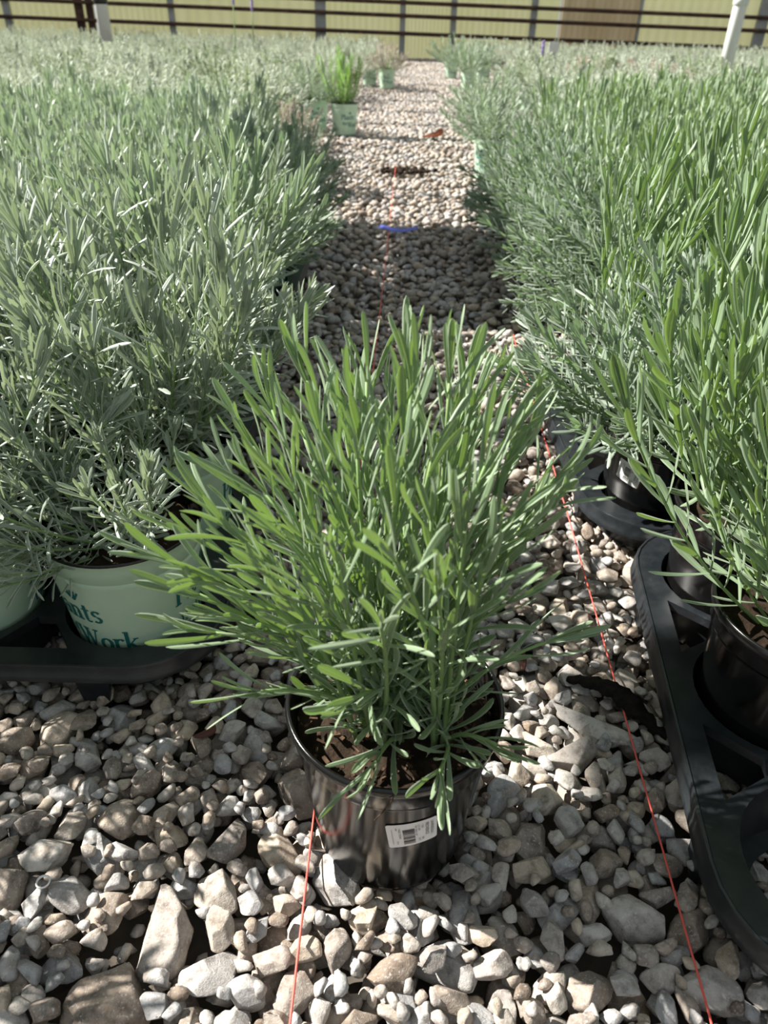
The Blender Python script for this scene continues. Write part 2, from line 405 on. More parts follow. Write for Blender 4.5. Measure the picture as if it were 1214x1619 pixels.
def lettering_mesh(angles):
    ac = Acc()
    for a_c in angles:
        out = []
        text_quads('Plants', -.040, .083, .026, out); text_quads('that', -.034, .056, .0165, out); text_quads('Work', -.002, .045, .026, out)
        for k in range(5):   # leaf sprig over the words
            a0 = R(60 + k * 22); s = ('l', 0, 0, math.cos(a0) * .55, math.sin(a0) * .55, .10, .10); stroke_quads(s, out, .012, .110, .022)
        for V2, Q2 in out: ac.add(wrap(V2, a_c), [q[::-1] for q in Q2])
        th = np.linspace(0, 2 * np.pi, 13)[:-1]
        for rr_ in (.0022,):
            V2 = np.r_[np.c_[np.cos(th), np.sin(th)] * rr_, np.c_[np.cos(th), np.sin(th)] * rr_ * .7] + [.066, .048]
            ac.add(wrap(V2, a_c), [(i, 12 + i, 12 + (i + 1) % 12, (i + 1) % 12) for i in range(12)])
    return ac.mesh('lettering', [M_INK], False)
ME_LETTER = [lettering_mesh([R(a)]) for a in (0, 120, 240)]

def barcode_label(name, rot_text=True, w=.034, h=.030, lines=True):
    """white sticker: rounded paper, bars and lines of print; returns (paper mesh, print mesh) flat in u,v centred on 0"""
    def rr(w_, h_, r_, n=5):
        P = []
        for cx_, cy_, a0 in ((w_ / 2 - r_, h_ / 2 - r_, 0), (-w_ / 2 + r_, h_ / 2 - r_, 90), (-w_ / 2 + r_, -h_ / 2 + r_, 180), (w_ / 2 - r_, -h_ / 2 + r_, 270)):
            for k in range(n): a = R(a0 + 90 * k / (n - 1)); P.append((cx_ + r_ * math.cos(a), cy_ + r_ * math.sin(a)))
        return P
    P0 = rr(w, h, .002); P = []
    for i in range(len(P0)):
        a, b_ = P0[i], P0[(i + 1) % len(P0)]; k = max(1, int(math.dist(a, b_) / .0022))
        P += [(a[0] + (b_[0] - a[0]) * t / k, a[1] + (b_[1] - a[1]) * t / k) for t in range(k)]
    grid = [(x, y) for x in np.linspace(-w / 2, w / 2, 16)[1:-1] for y in np.linspace(-h / 2, h / 2, 6)[1:-1]]
    co, _, fc, *_ = delaunay_2d_cdt([Vector(p) for p in P + grid], [], [list(range(len(P)))], 1, 1e-7)
    paper = (np.array([tuple(c_) for c_ in co]), [f_ for f_ in fc])
    return paper
PAPER = barcode_label('label')
def print_quads(words_):
    V = []; T = []; n = 0
    def rect(x0, x1, y0, y1):
        nonlocal n
        k = max(1, int(abs(x1 - x0) / .003))
        xs = np.linspace(x0, x1, k + 1)
        for i in range(k):
            V.extend([(xs[i], y0), (xs[i + 1], y0), (xs[i + 1], y1), (xs[i], y1)]); T.extend([(n, n + 1, n + 2), (n, n + 2, n + 3)]); n += 4
    y = .0075; rs = random.Random(5)
    while y > -.0125:                                  # the bar code, its bars lying flat
        t = rs.choice((.00035, .0006, .0010)); rect(-.0065, .0015, y - t, y); y -= t + rs.choice((.0004, .0005, .0009))
    for s, u, v, size in words_:
        cu = bpy.data.curves.new('t', 'FONT'); cu.body = s; cu.size = size; cu.resolution_u = 2
        ob = bpy.data.objects.new('t', cu); COL.objects.link(ob)
        dg = bpy.context.evaluated_depsgraph_get(); me = ob.evaluated_get(dg).to_mesh()
        me.calc_loop_triangles()
        vv = [(u + p.co.y, v - p.co.x) for p in me.vertices]   # turned a quarter clockwise: reads downwards
        T.extend([tuple(n + i for i in t.vertices) for t in me.loop_triangles]); V.extend(vv); n += len(vv)
        ob.to_mesh_clear(); bpy.data.objects.remove(ob); bpy.data.curves.remove(cu)
    return np.array(V), T
PRINT = print_quads([('LAVENDULA I.', .0125, .0115, .0030), ('PROVENCE', .0088, .0115, .0034), ('1 GAL', .0062, .0115, .0022), ('GAL', .0062, -.0065, .0022), ('L17-1001', .0038, .0115, .0022), ('12/27', .0038, -.0065, .0020),
                     ('THE  TRADE  LOT', .0019, .0115, .0018), ('7 46221 07104 8', -.0092, .0105, .0020), ('1999', -.0112, .0115, .0018), ('07.10', -.0112, -.0065, .0018), ('Grown by the local nursery, keep in sun', -.0138, .0095, .0012)])
def add_barcode(pot, a_c, v_c, tilt=0.0, scale=1.0):
    def conv(F, off):
        F = F * scale; c, s = math.cos(tilt), math.sin(tilt); F = np.c_[F[:, 0] * c - F[:, 1] * s, F[:, 0] * s + F[:, 1] * c] + [0, v_c]
        return wrap(F, a_c, off)
    ps, fs = PAPER
    tri = []
    for f_ in fs:
        for i in range(1, len(f_) - 1): tri.append((f_[0], f_[i], f_[i + 1]))
    lb = link('barcode_label', mesh_from('barcode_label', conv(ps, .0005), None, tri, [M_PAPER], False), pot)
    tag(lb, 'white barcode sticker')
    link('print', mesh_from('print', conv(PRINT[0], .0008), None, PRINT[1], [M_PRINT], False), lb)

# ------------------------------------------------------------------ leaves, shoots, foliage
def leaf_arr(L, W, bend, ns=7, fine=True, sweep=0.0, twist=0.0):
    """leaf from the origin along +X, face up +Z; bend>0 curls the tip upwards"""
    ts = 1 - (1 - np.linspace(0, 1, ns + 1)) ** 1.45; us = np.array([-1, -.8, -.35, 0, .35, .8, 1.]) if fine else np.array([-1., 0, 1.])
    zs = np.array([-.34, -.04, .15, -.12, .15, -.04, -.34]) if fine else np.array([.0, -.28, .0])
    P = np.zeros((ns + 1, 3)); ang = 0; pos = np.zeros(3); tang = []
    for i, t in enumerate(ts):
        a = bend * (t ** 1.3); sdir = sweep * t
        d = np.array([math.cos(a) * math.cos(sdir), math.sin(sdir), math.sin(a)])
        if i: pos = pos + d * L * (ts[i] - ts[i - 1])
        P[i] = pos; tang.append(d)
    wd = W / 2 * np.minimum(1, .34 + .98 * ts) * np.sqrt(np.clip(1 - (np.maximum(0, ts - .80) / .20) ** 2.2, 0.03, 1))
    V = []
    for i in range(ns + 1):
        a = bend * (ts[i] ** 1.3); nrm = np.array([-math.sin(a), 0, math.cos(a)]); sd_ = np.array([0, 1., 0])
        tw = twist * ts[i]; s2 = sd_ * math.cos(tw) + nrm * math.sin(tw); n2 = nrm * math.cos(tw) - sd_ * math.sin(tw)
        for u, z in zip(us, zs): V.append(P[i] + s2 * u * wd[i] + n2 * z * wd[i])
    k = len(us); Q = [(i * k + j, (i + 1) * k + j, (i + 1) * k + j + 1, i * k + j + 1) for i in range(ns) for j in range(k - 1)]
    return np.array(V), np.array(Q)

def leaf_edge(n, fine): return np.tile([1, .25, 0, .35, 0, .25, 1] if fine else [.8, .1, .8], n // (7 if fine else 3))
def bezier(P0, P1, P2, n):
    t = np.linspace(0, 1, n)[:, None]; return (1 - t) ** 2 * P0 + 2 * t * (1 - t) * P1 + t ** 2 * P2
def frames(curve, s):
    seg = np.linalg.norm(np.diff(curve, axis=0), axis=1); cum = np.r_[0, np.cumsum(seg)]
    s = np.clip(s, 0, cum[-1] - 1e-6); i = np.searchsorted(cum, s, side='right') - 1; f_ = (s - cum[i]) / seg[i]
    p = curve[i] * (1 - f_) + curve[i + 1] * f_; T = curve[min(i + 1, len(curve) - 1)] - curve[i]; return p, T / np.linalg.norm(T)
def shoot_leaves(curve, sp, rg):
    """decussate leaf pairs up a stem: list of (position, 3x3 frame, length scale 0..1 along)"""
    Ls = np.linalg.norm(np.diff(curve, axis=0), axis=1).sum(); out = []
    s = sp['bare'] * Ls; az = rg.uniform(0, 6.28); node = 0
    while s < Ls - .001:
        t = s / Ls; p, T = frames(curve, s)
        a1 = np.cross(T, [0.3, 0.2, 1]); a1 /= np.linalg.norm(a1); a2 = np.cross(T, a1)
        al = sp['al0'] + (sp['al1'] - sp['al0']) * t
        for k in range(2):
            ph = az + k * np.pi + rg.uniform(-.35, .35); rad = a1 * math.cos(ph) + a2 * math.sin(ph)
            a = al * rg.uniform(.75, 1.25); d = T * math.cos(a) + rad * math.sin(a); nrm = T * math.sin(a) - rad * math.cos(a); sdv = np.cross(nrm, d)
            ln = (sp['L0'] + (sp['L1'] - sp['L0']) * t) * rg.uniform(.78, 1.15)
            out.append((p, np.c_[d, sdv, nrm], ln))
            if sp.get('axil', 0) > rg.random():
                a = al * .6; d = T * math.cos(a) + rad * math.sin(a); nrm = T * math.sin(a) - rad * math.cos(a); sdv = np.cross(nrm, d)
                out.append((p, np.c_[d, sdv, nrm], ln * rg.uniform(.3, .5)))
        az += np.pi / 2 + rg.uniform(-.2, .2); s += sp['step'] * (1.15 - .35 * t) * rg.uniform(.85, 1.15); node += 1
    p, T = frames(curve, Ls * .995); a1 = np.cross(T, [0.3, 0.2, 1]); a1 /= np.linalg.norm(a1); a2 = np.cross(T, a1)
    for k in range(sp['tip']):
        ph = az + k * 2.4; rad = a1 * math.cos(ph) + a2 * math.sin(ph); a = rg.uniform(.08, .32) * (1 if k < 4 else 1.5)
        d = T * math.cos(a) + rad * math.sin(a); nrm = T * math.sin(a) - rad * math.cos(a); sdv = np.cross(nrm, d)
        out.append((p, np.c_[d, sdv, nrm], sp['L1'] * rg.uniform(.5, .95)))
    return out

SP = {
 'green': dict(bare=.15, al0=R(52), al1=R(24), L0=.050, L1=.056, W=.0060, step=.021, tip=5, axil=.2, bend=(.05, .5), h=(.19, .28), tilt=(0, .62), n=26, mat=M_GREEN),
 'silvergreen': dict(bare=.12, al0=R(52), al1=R(26), L0=.047, L1=.052, W=.0058, step=.018, tip=5, axil=.3, bend=(.0, .6), h=(.17, .25), tilt=(0, .65), n=32, mat=M_SILVG),
 'silver': dict(bare=.12, al0=R(62), al1=R(32), L0=.038, L1=.047, W=.0044, step=.0110, tip=10, axil=.35, bend=(-.7, .8), h=(.12, .22), tilt=(0, 1.0), n=40, mat=M_SILV),
 'bluegreen': dict(bare=.25, al0=R(60), al1=R(34), L0=.022, L1=.030, W=.0034, step=.0085, tip=8, axil=.4, bend=(-.2, .5), h=(.10, .19), tilt=(0, 1.2), n=60, mat=M_BLUE),
 'woody': dict(bare=.55, al0=R(62), al1=R(38), L0=.018, L1=.024, W=.0048, step=.0085, tip=8, axil=.5, bend=(-.3, .4), h=(.13, .20), tilt=(0, 1.3), n=85, mat=M_WOODY),
 'grassy': dict(bare=.05, al0=R(22), al1=R(10), L0=.07, L1=.07, W=.0035, step=.022, tip=4, axil=.1, bend=(-.1, .3), h=(.14, .22), tilt=(0, .35), n=26, mat=M_GRASSY),
}
def shoot_proto(sp, seed, quality):
    """one shoot standing at the origin, leaning towards +X as it grows"""
    rg = np.random.default_rng(seed); h = rg.uniform(.88, 1.12)
    H_ = (sp['h'][0] + sp['h'][1]) / 2 * h
    cv = bezier(np.zeros(3), np.array([H_ * .22, rg.uniform(-.01, .01), H_ * .45]), np.array([H_ * .22, rg.uniform(-.015, .015), H_ * .97]), 9)
    ac = Acc(); st = Acc()
    V, Q, T = tube(cv, np.linspace(.0016, .0009, 9), 5 if quality else 3, False); nst = len(Q)
    ac.add(V, Q, None, .5)
    lv = shoot_leaves(cv, sp, rg); nl = 0
    for p, F, ln in lv:
        lo, hi = sp['bend']
        V, Q = leaf_arr(1, sp['W'] / ln * (.7 if ln < .02 else 1), rg.uniform(lo, hi), 5 if quality == 2 else 3 if quality else 2, quality == 2, rg.uniform(-.25, .25))
        ac.add(xf(V * ln, F, p), Q, None, rg.random(), leaf_edge(len(V), quality == 2)); nl += len(Q)
    mi = np.r_[np.zeros(nst, int), np.ones(nl, int)]
    V = np.concatenate(ac.V); Q = np.concatenate(ac.Q)
    return V, Q, mi, np.concatenate(ac.t), np.concatenate(ac.e)
PROTO = {}
for key, sp in SP.items():
    PROTO[key] = [shoot_proto(sp, 100 + i, 2 if key in ('silver', 'green', 'silvergreen', 'bluegreen') else 0) for i in range(8)]
LOW = {k: [shoot_proto(sp, 100 + i, 1 if k in ('green', 'silvergreen', 'silver') else 0) for i in range(8)] for k, sp in SP.items()}
SHOOT_ME = {k: [mesh_from('shoot', p[0], p[1], None, [M_STEM, SP[k]['mat']], tint=p[3], mat_idx=p[2], edge=p[4]) for p in PROTO[k]] for k in ('green', 'silver', 'silvergreen', 'bluegreen')}
def plant_layout(sp, rg, lean=(0, 0), n=None, spread=1.0, size=1.0):
    out = []; n = n or sp['n']
    for i in range(n):
        a = rg.uniform(0, 2 * np.pi); u = math.sqrt((i + .5) / n); tl = (sp['tilt'][0] + (sp['tilt'][1] - sp['tilt'][0]) * u ** 1.1) * spread
        r_ = .030 * u * rg.uniform(.5, 1.2); s = rg.uniform(sp['h'][0], sp['h'][1]) / ((sp['h'][0] + sp['h'][1]) / 2) * size * (1 - .12 * u)
        M = rot('Z', a) @ rot('Y', tl - .2 + rg.uniform(-.1, .1)) @ rot('Z', rg.uniform(-.6, .6))
        la = math.hypot(*lean)
        if la > 1e-4:
            ax = Vector((-lean[1], lean[0], 0)).normalized(); M = np.array(Matrix.Rotation(la, 3, ax)) @ M
        out.append((rg.integers(0, 8), M * s, (r_ * math.cos(a), r_ * math.sin(a), .138)))
    return out
FOLI = {}
def foliage_mesh(key, seed, **kw):
    rg = np.random.default_rng(seed); Vs = []; Qs = []; ms = []; ts = []; es = []; n = 0
    for i, M, p in plant_layout(SP[key], rg, **kw):
        V, Q, mi, t, e_ = LOW[key][i]; es.append(e_); Vs.append(xf(V, M, p)); Qs.append(Q + n); ms.append(mi); ts.append(np.mod(t + rg.random(), 1)); n += len(V)
    mat = kw and None
    return mesh_from('foliage', np.concatenate(Vs), np.concatenate(Qs), None, [M_STEM, SP[key]['mat']], tint=np.concatenate(ts), mat_idx=np.concatenate(ms), edge=np.concatenate(es))
for key, nv in (('green', 6), ('silvergreen', 6), ('silver', 3), ('bluegreen', 5), ('woody', 6), ('grassy', 2)):
    FOLI[key] = [foliage_mesh(key, 50 + i) for i in range(nv)]
DRYFOL = [m_.copy() for m_ in FOLI['woody'][:3]]
for m_ in DRYFOL: m_.materials[1] = M_DRY
for i in range(4):
    m_ = FOLI['woody'][i].copy(); m_.materials[1] = M_WOODY2; FOLI['woody'].append(m_)

CNT = [0]
def plant(x, y, key, pot, label, group, detailed=False, lean=(0, 0), size=1.0, spread=1.0, rz=None, z=0.0, dry=False, letter=False, n=None):
    rg = np.random.default_rng(1000 + CNT[0]); CNT[0] += 1
    rz = rg.uniform(0, 6.28) if rz is None else rz
    o = empty({'grassy': 'potted_grass', 'woody': 'potted_shrub'}.get(key, 'potted_lavender'), (x, y, z)); tag(o, label, 'plant', group)
    p = link('pot', ME_MINTPOT if pot == 'mint' else ME_BLACKPOT, o, Matrix.Rotation(rz, 4, 'Z'))
    if letter:
        for ml in ME_LETTER: link('lettering', ml, p)
    link('soil', ME_SOIL[CNT[0] % 3], o)
    if detailed:
        for i, M, q in plant_layout(SP[key], rg, lean, n, spread, size):
            m4 = Matrix([[*M[r], q[r]] for r in range(3)] + [[0, 0, 0, 1]]); link('shoot', SHOOT_ME[key][i], o, m4)
    else:
        me = DRYFOL[CNT[0] % 3] if dry else FOLI[key][rg.integers(0, len(FOLI[key]))]
        m4 = Matrix.Rotation(rg.uniform(0, 6.28), 4, 'Z') @ Matrix.Diagonal((size * spread, size * spread, size, 1)); m4.translation = (0, 0, .14 * (1 - size))
        if lean != (0, 0): m4 = Matrix.Translation((0, 0, .14)) @ Matrix.Rotation(math.hypot(*lean), 4, Vector((-lean[1], lean[0], 0)).normalized()) @ Matrix.Translation((0, 0, -.14)) @ m4
        f_ = link('foliage', me, o, m4); f_['kind'] = 'stuff'
    return o, p

# ------------------------------------------------------------------ trays
def tray_mesh():
    W2, L2 = .186, .268; cut = []
    def rr(w_, h_, r_, n=8):
        P = []
        for cx_, cy_, a0 in ((w_ - r_, h_ - r_, 0), (-w_ + r_, h_ - r_, 90), (-w_ + r_, -h_ + r_, 180), (w_ - r_, -h_ + r_, 270)):
            for k in range(n): a = R(a0 + 90 * k / (n - 1)); P.append((cx_ + r_ * math.cos(a), cy_ + r_ * math.sin(a)))
        return P
    outer = rr(W2, L2, .085); loops = [outer]; RH = .0735
    slots = [(sx * .089, sy * .173) for sx in (-1, 1) for sy in (-1, 0, 1)]
    th = np.linspace(0, 2 * np.pi, 37)[:-1]
    for sx, sy in slots: loops.append([(sx + RH * math.cos(a), sy + RH * math.sin(a)) for a in th])
    for sx in (-1, 1):               # triangular openings at the outer edge between two slots
        for sy in (-.0865, .0865):
            e = sx * (W2 - .021); loops.append([(e, sy - .040), (e, sy + .040), (e - sx * .045, sy + .008), (e - sx * .045, sy - .008)])
    for sy in (-.0865, .0865): loops.append([(-.027, sy), (0, sy - .027), (.027, sy), (0, sy + .027)])
    pts = []; edges = []
    for lp in loops:
        b0 = len(pts); pts += [Vector(p) for p in lp]; edges += [(b0 + i, b0 + (i + 1) % len(lp)) for i in range(len(lp))]
    co, _, fc, *_ = delaunay_2d_cdt(pts, edges, [], 0, 1e-7)
    co = [tuple(c_) for c_ in co]
    def inside(p, lp):
        c_ = False; j = len(lp) - 1
        for i in range(len(lp)):
            if (lp[i][1] > p[1]) != (lp[j][1] > p[1]) and p[0] < (lp[j][0] - lp[i][0]) * (p[1] - lp[i][1]) / (lp[j][1] - lp[i][1]) + lp[i][0]: c_ = not c_
            j = i
        return c_
    T = []
    for f_ in fc:
        cx_ = sum(co[i][0] for i in f_) / len(f_); cy_ = sum(co[i][1] for i in f_) / len(f_)
        if inside((cx_, cy_), outer) and not any(inside((cx_, cy_), lp) for lp in loops[1:]):
            for i in range(1, len(f_) - 1): T.append((f_[0], f_[i], f_[i + 1]))
    ac = Acc(); top = .060; th_ = .0022; C = np.array(co)
    ac.add(np.c_[C, np.full(len(C), top)], None, T); ac.add(np.c_[C, np.full(len(C), top - th_)], None, [t[::-1] for t in T])
    O = np.array(outer); n = len(O)
    def skirt(P, offs):   # offs: list of (outward offset, z)
        cen = P.mean(0); d = np.roll(P, -1, 0) - np.roll(P, 1, 0); nn = np.c_[d[:, 1], -d[:, 0]]; nn /= np.linalg.norm(nn, axis=1)[:, None]
        V = np.concatenate([np.c_[P + nn * o_, np.full(len(P), z)] for o_, z in offs]); k = len(P)
        Q = [(i * k + j, i * k + (j + 1) % k, (i + 1) * k + (j + 1) % k, (i + 1) * k + j) for i in range(len(offs) - 1) for j in range(k)]
        ac.add(V, [q[::-1] for q in Q])
    skirt(O, [(0, top), (.0015, top + .0012), (.0035, top + .0008), (.0045, top - .002), (.005, top - .011), (.0062, top - .0125), (.0066, top - .019), (.0045, top - .019), (.0035, top - .012), (.001, top - .004)])
    for lp in loops[7:]:
        skirt(np.array(lp), [(0, top), (0, top - .010)])
    for sx, sy in slots:   # cup walls, floor ring
        V, Q = lathe([(RH, top), (RH - .001, top - .004), (RH - .007, .012), (RH - .0075, .006), (RH - .022, .004), (RH - .022, .002), (RH - .006, .002), (RH - .0045, .012), (RH + .001, top - .004)], 36)
        ac.add(V + [sx, sy, 0], Q)
    # feet under the rim
    for a, b_ in ((-W2 + .006, -.15), (-W2 + .006, .15), (W2 - .006, -.15), (W2 - .006, .15), (-.09, -L2 + .006), (.09, -L2 + .006), (-.09, L2 - .006), (.09, L2 - .006)):
        w_, h_ = (.004, .020) if abs(a) > .12 else (.020, .004)
        V, Q = box(a - w_, a + w_, b_ - h_, b_ + h_, -.004, top - .004); V[:4, 0] = a + (V[:4, 0] - a) * .6; V[:4, 1] = b_ + (V[:4, 1] - b_) * .6; ac.add(V, Q)
    me = mesh_from('plant_tray', np.concatenate(ac.V), np.concatenate(ac.Q), np.concatenate(ac.T), [M_TRAY], True)
    a = me.attributes
    try: me.set_sharp_from_angle(angle=R(38))
    except Exception: pass
    return me
ME_TRAY = tray_mesh()
def tray(x, y, rz, label):
    o = link('plant_tray', ME_TRAY); o.location = (x, y, .0); o.rotation_euler = (0, 0, rz); return tag(o, label, 'tray', 'black carry trays under the pots')
SLOT = [(sx * .089, sy * .173) for sx in (-1, 1) for sy in (-1, 0, 1)]
def slot(x, y, rz, i): c, s = math.cos(rz), math.sin(rz); a, b_ = SLOT[i]; return x + a * c - b_ * s, y + a * s + b_ * c
TR = [(.464, .482, R(-6.6), 'black plastic carry tray with an empty front cup, nearest on the right'),
      (.452, 1.035, R(1), 'black plastic carry tray second in line along the right of the path'),
      (-.436, .694, R(90), 'black plastic carry tray at the front left corner under mint pots'),
      (-.400, 1.20, R(2), 'black plastic carry tray second along the left edge of the path'),
      (-.405, 1.76, R(-1), 'black plastic carry tray third along the left edge of the path')]
for t in TR: tray(*t)

# ------------------------------------------------------------------ plants near the camera
ORD = ['front', 'second', 'third', 'fourth', 'fifth', 'sixth', 'seventh', 'eighth', 'ninth', 'tenth', 'eleventh', 'twelfth', 'thirteenth', 'fourteenth', 'fifteenth', 'sixteenth', 'seventeenth', 'eighteenth', 'nineteenth', 'twentieth',
       'twenty-first', 'twenty-second', 'twenty-third', 'twenty-fourth', 'twenty-fifth', 'twenty-sixth']
DISCS = [(.012, .385, .066)]   # ground footprints kept free of high stones
ZT = .005
# left front tray (tray turned a quarter): slots
x, y, rz, _ = TR[2]
fl = [slot(x, y, rz, i) for i in range(6)]
fl.sort(key=lambda p: (round(p[1], 1), -p[0]))
LAB = ['silver lavender at the front left corner in a lettered mint pot, leaning left', 'silver lavender cut by the left frame edge, front row, in a mint pot', 'silver lavender farthest left of the front left tray, mint pot',
       'tall silver lavender just behind the front left corner plant, nearest the path', 'silver lavender behind the one cut by the left frame edge', 'silver lavender at the far left rear of the front left tray']
for i, (px, py) in enumerate(fl):
    if i == 0: plant(px, py, 'silver', 'mint', LAB[i], 'silver lavenders of the left bed', True, lean=(-.42, -.10), size=.95, rz=R(-6), z=ZT, letter=True, n=34)
    elif i == 3: plant(px, py, 'silver', 'mint', LAB[i], 'silver lavenders of the left bed', True, lean=(.06, .12), size=1.25, spread=.72, rz=R(10), z=ZT, letter=True, n=44)
    else: plant(px, py, 'silver', 'mint', LAB[i], 'silver lavenders of the left bed', True, lean=(0, .05), size=1.2 if i > 2 else 1.0, rz=R(-100), z=ZT, letter=i == 1)
for ti in (3, 4):
    x, y, rz, _ = TR[ti]
    for i in range(6):
        px, py = slot(x, y, rz, i); row = (i % 3) + (0 if ti == 3 else 3); inner = i >= 3
        lab = f"silver-green lavender in a mint pot, {ORD[row + 2]} row back, {'at the left path edge' if inner else 'left bed, second from path'}"
        if ti == 4 and inner: plant(px, py, 'bluegreen', 'mint', lab.replace('silver-green', 'fine-leaved grey-green'), 'silver lavenders of the left bed', True, size=1.15, z=ZT, letter=True, lean=(.1, -.05))
        else: plant(px, py, 'silver' if (ti == 3 and i != 4) else 'silvergreen', 'mint', lab, 'silver lavenders of the left bed', ti == 3, lean=(.08 if inner else 0, -.03), size=1.12 if ti == 3 else 1.0, rz=R(-30 - 20 * i), z=ZT, letter=inner)

for i, (px, py) in enumerate([(-.70, .40), (-.87, .33), (-.70, .23)]):  # unseen plants added so their shade falls on the lower left gravel
    plant(px, py, 'silver', 'mint', f"tall silver lavender added for shade beyond the left frame edge, {['middle', 'rear', 'front'][i]} one of three", 'silver lavenders of the left bed', False, size=1.25, spread=1.1)
# right trays
x, y, rz, _ = TR[0]
RL = {1: 'green lavender in the black pot beside the empty tray cup', 2: 'green lavender behind the black pot beside the empty tray cup', 3: None, 4: 'green lavender cut by the right frame edge, second column of the front tray', 5: 'green lavender at the rear right of the front right tray'}
for i in (1, 2, 4, 5):
    px, py = slot(x, y, rz, i); plant(px, py, 'green', 'black', RL[i], 'green lavenders of the right bed', True, lean=(-.07, -.08) if i == 1 else (-.06, 0), size=1.05 if i == 1 else 1.15, spread=1.18 if i == 1 else 1.1, z=ZT, n=42 if i == 1 else 32)
x, y, rz, _ = TR[1]
for i in range(6):
    px, py = slot(x, y, rz, i); inner = i < 3
    lab = (f"blue-green bushy lavender overhanging the path, {['front', 'middle', 'rear'][i]} pot of the second right tray" if inner else f"green lavender in the second column of the second right tray, {['front', 'middle', 'rear'][i - 3]} row")
    if i == 0: 
        o, p = plant(px, py, 'bluegreen', 'black', 'blue-green bushy lavender in a black pot with a torn white sticker', 'blue-green lavenders along the right edge', True, lean=(-.34, .02), size=1.22, spread=.85, z=ZT, rz=R(0), n=105); add_barcode(p, R(-140), .105, R(-8), 1.0)
    elif i == 1: plant(px, py, 'green', 'black', 'green lavender behind the blue-green bush with the white sticker', 'green lavenders of the right bed', True, size=1.05, z=ZT, lean=(.25, 0))
    elif i == 2: continue
    else: plant(px, py, 'green', 'black', lab, 'green lavenders of the right bed', True, size=1.12, z=ZT, n=28)

# third column and more of the right bed's front (cut by the frame)
def field(side, rows, cols, x0, key_of, first_row, sx=.175, jit=.018, labelf=None, group=None, size=(1, 1.12), pot='black', detail_y=0, sy=.175):
    for j, y in enumerate(rows):
        for c in range(cols(y)):
            x = (x0(y) + c * sx) * side + rng.uniform(-jit, jit); yy = y + rng.uniform(-jit, jit)
            if abs(x) > .60 * yy + .30: continue
            key = key_of(j, c, y)
            if key is None: continue
            lab, gr = labelf(key, first_row + j, c, y)
            kw = {}
            sz = rng.uniform(*size)
            if c == 0 and side > 0: sz = 1.12; kw = dict(lean=(-.75 if j == 0 else -.5, -.1 if j == 0 else 0), n=80); x = .44 if j < 2 else .43
            elif side > 0 and c == 1 and key == 'bluegreen': sz = 1.2
            plant(x, yy, key, pot if isinstance(pot, str) else pot(y, c), lab, gr, yy < detail_y or bool(kw), size=sz, letter=False, **kw)
NAMES = {'green': 'bright green upright lavender', 'silvergreen': 'silver-green upright lavender', 'silver': 'silver curly-leaved lavender', 'bluegreen': 'blue-green bushy lavender', 'woody': 'grey woody shrub mound'}
def lab_right(key, r, c, y): return (f"{NAMES[key]}, right bed, {ORD[r]} row back, {ORD[c].replace('front', 'first')} column from the path", {'green': 'green lavenders of the right bed', 'bluegreen': 'blue-green lavenders along the right edge'}.get(key, 'woody shrub mounds on the right'))
def lab_left(key, r, c, y): return (f"{NAMES[key]}, left bed, {ORD[r]} row back, {ORD[c].replace('front', 'first')} column from the path", {'silvergreen': 'silver-green lavenders of the left bed', 'silver': 'silver lavenders of the left bed', 'bluegreen': 'fine-leaved lavenders along the left edge'}.get(key, 'woody shrub mounds on the left'))
ORD += ['twenty-seventh', 'twenty-eighth', 'twenty-ninth', 'thirtieth', 'thirty-first', 'thirty-second', 'thirty-third', 'thirty-fourth', 'thirty-fifth', 'thirty-sixth']
# right, beyond the two trays
rowsR = [1.48 + .178 * i for i in range(10)]
def keyR(j, c, y):
    if y > 2.9 and c < 1: return None
    if c == 0: return 'bluegreen' if y < 2.5 else None
    if c == 1 and y > 1.9 and (j % 3): return 'bluegreen'
    return 'green'
field(1, rowsR, lambda y: int(.62 * y / .175) + 2, lambda y: .40 + (.05 if y > 2.4 else 0), keyR, 6, labelf=lab_right, size=(.98, 1.1), detail_y=0, pot='black')
for i, (px, py) in enumerate([(.80, .75), (.80, .93), (.80, 1.10), (.80, 1.27), (.98, 1.10), (.98, 1.27)]):
    if px < .60 * py + .30: plant(px, py, 'green', 'black', f"green lavender cut by the right frame edge, {['lowest', 'second lowest', 'third from below', 'fourth from below', 'outer one lower', 'outer one upper'][i]}", 'green lavenders of the right bed', False, size=1.15)
# left, beyond the three trays
rowsL = [1.02 + .176 * i for i in range(10)]
def keyL(j, c, y):
    if y < 2.05 and c < 2: return None
    if c == 0: return 'bluegreen'
    return 'silver' if (j < 5 and c < 4 and (j + c) % 2) else 'silvergreen'
field(-1, rowsL, lambda y: int(.62 * y / .175) + 2, lambda y: .315 + (.03 if y > 2.6 else 0), keyL, 3, labelf=lab_left, size=(.95, 1.08), pot='mint')

# ------------------------------------------------------------------ far beds: woody mounds in mint pots
def far(side, x0f, rows, step, base_row):
    for j, y in enumerate(rows):
        nmax = int((.56 * y) / step) + 1
        for c in range(nmax):
            x = side * (x0f(y) + c * step) + rng.uniform(-.04, .04); yy = y + rng.uniform(-.05, .05)
            if abs(x) > .57 * yy + .25: continue
            dry = rng.random() < .06
            if rng.random() < .08: continue
            lab, gr = (lab_right if side > 0 else lab_left)('woody', base_row + j, c, y)
            if dry: lab = lab.replace('grey woody shrub mound', 'dry brownish shrub mound')
            plant(x, yy, 'woody', 'mint', lab, gr, False, size=rng.uniform(.95, 1.3), spread=rng.uniform(1.2, 1.5), dry=dry)
far(-1, lambda y: .74 if y < 5.6 else .62, [2.98 + .42 * i for i in range(11)], .43, 12)
far(1, lambda y: 1.05, [3.48 + .42 * i for i in range(10)], .43, 16)

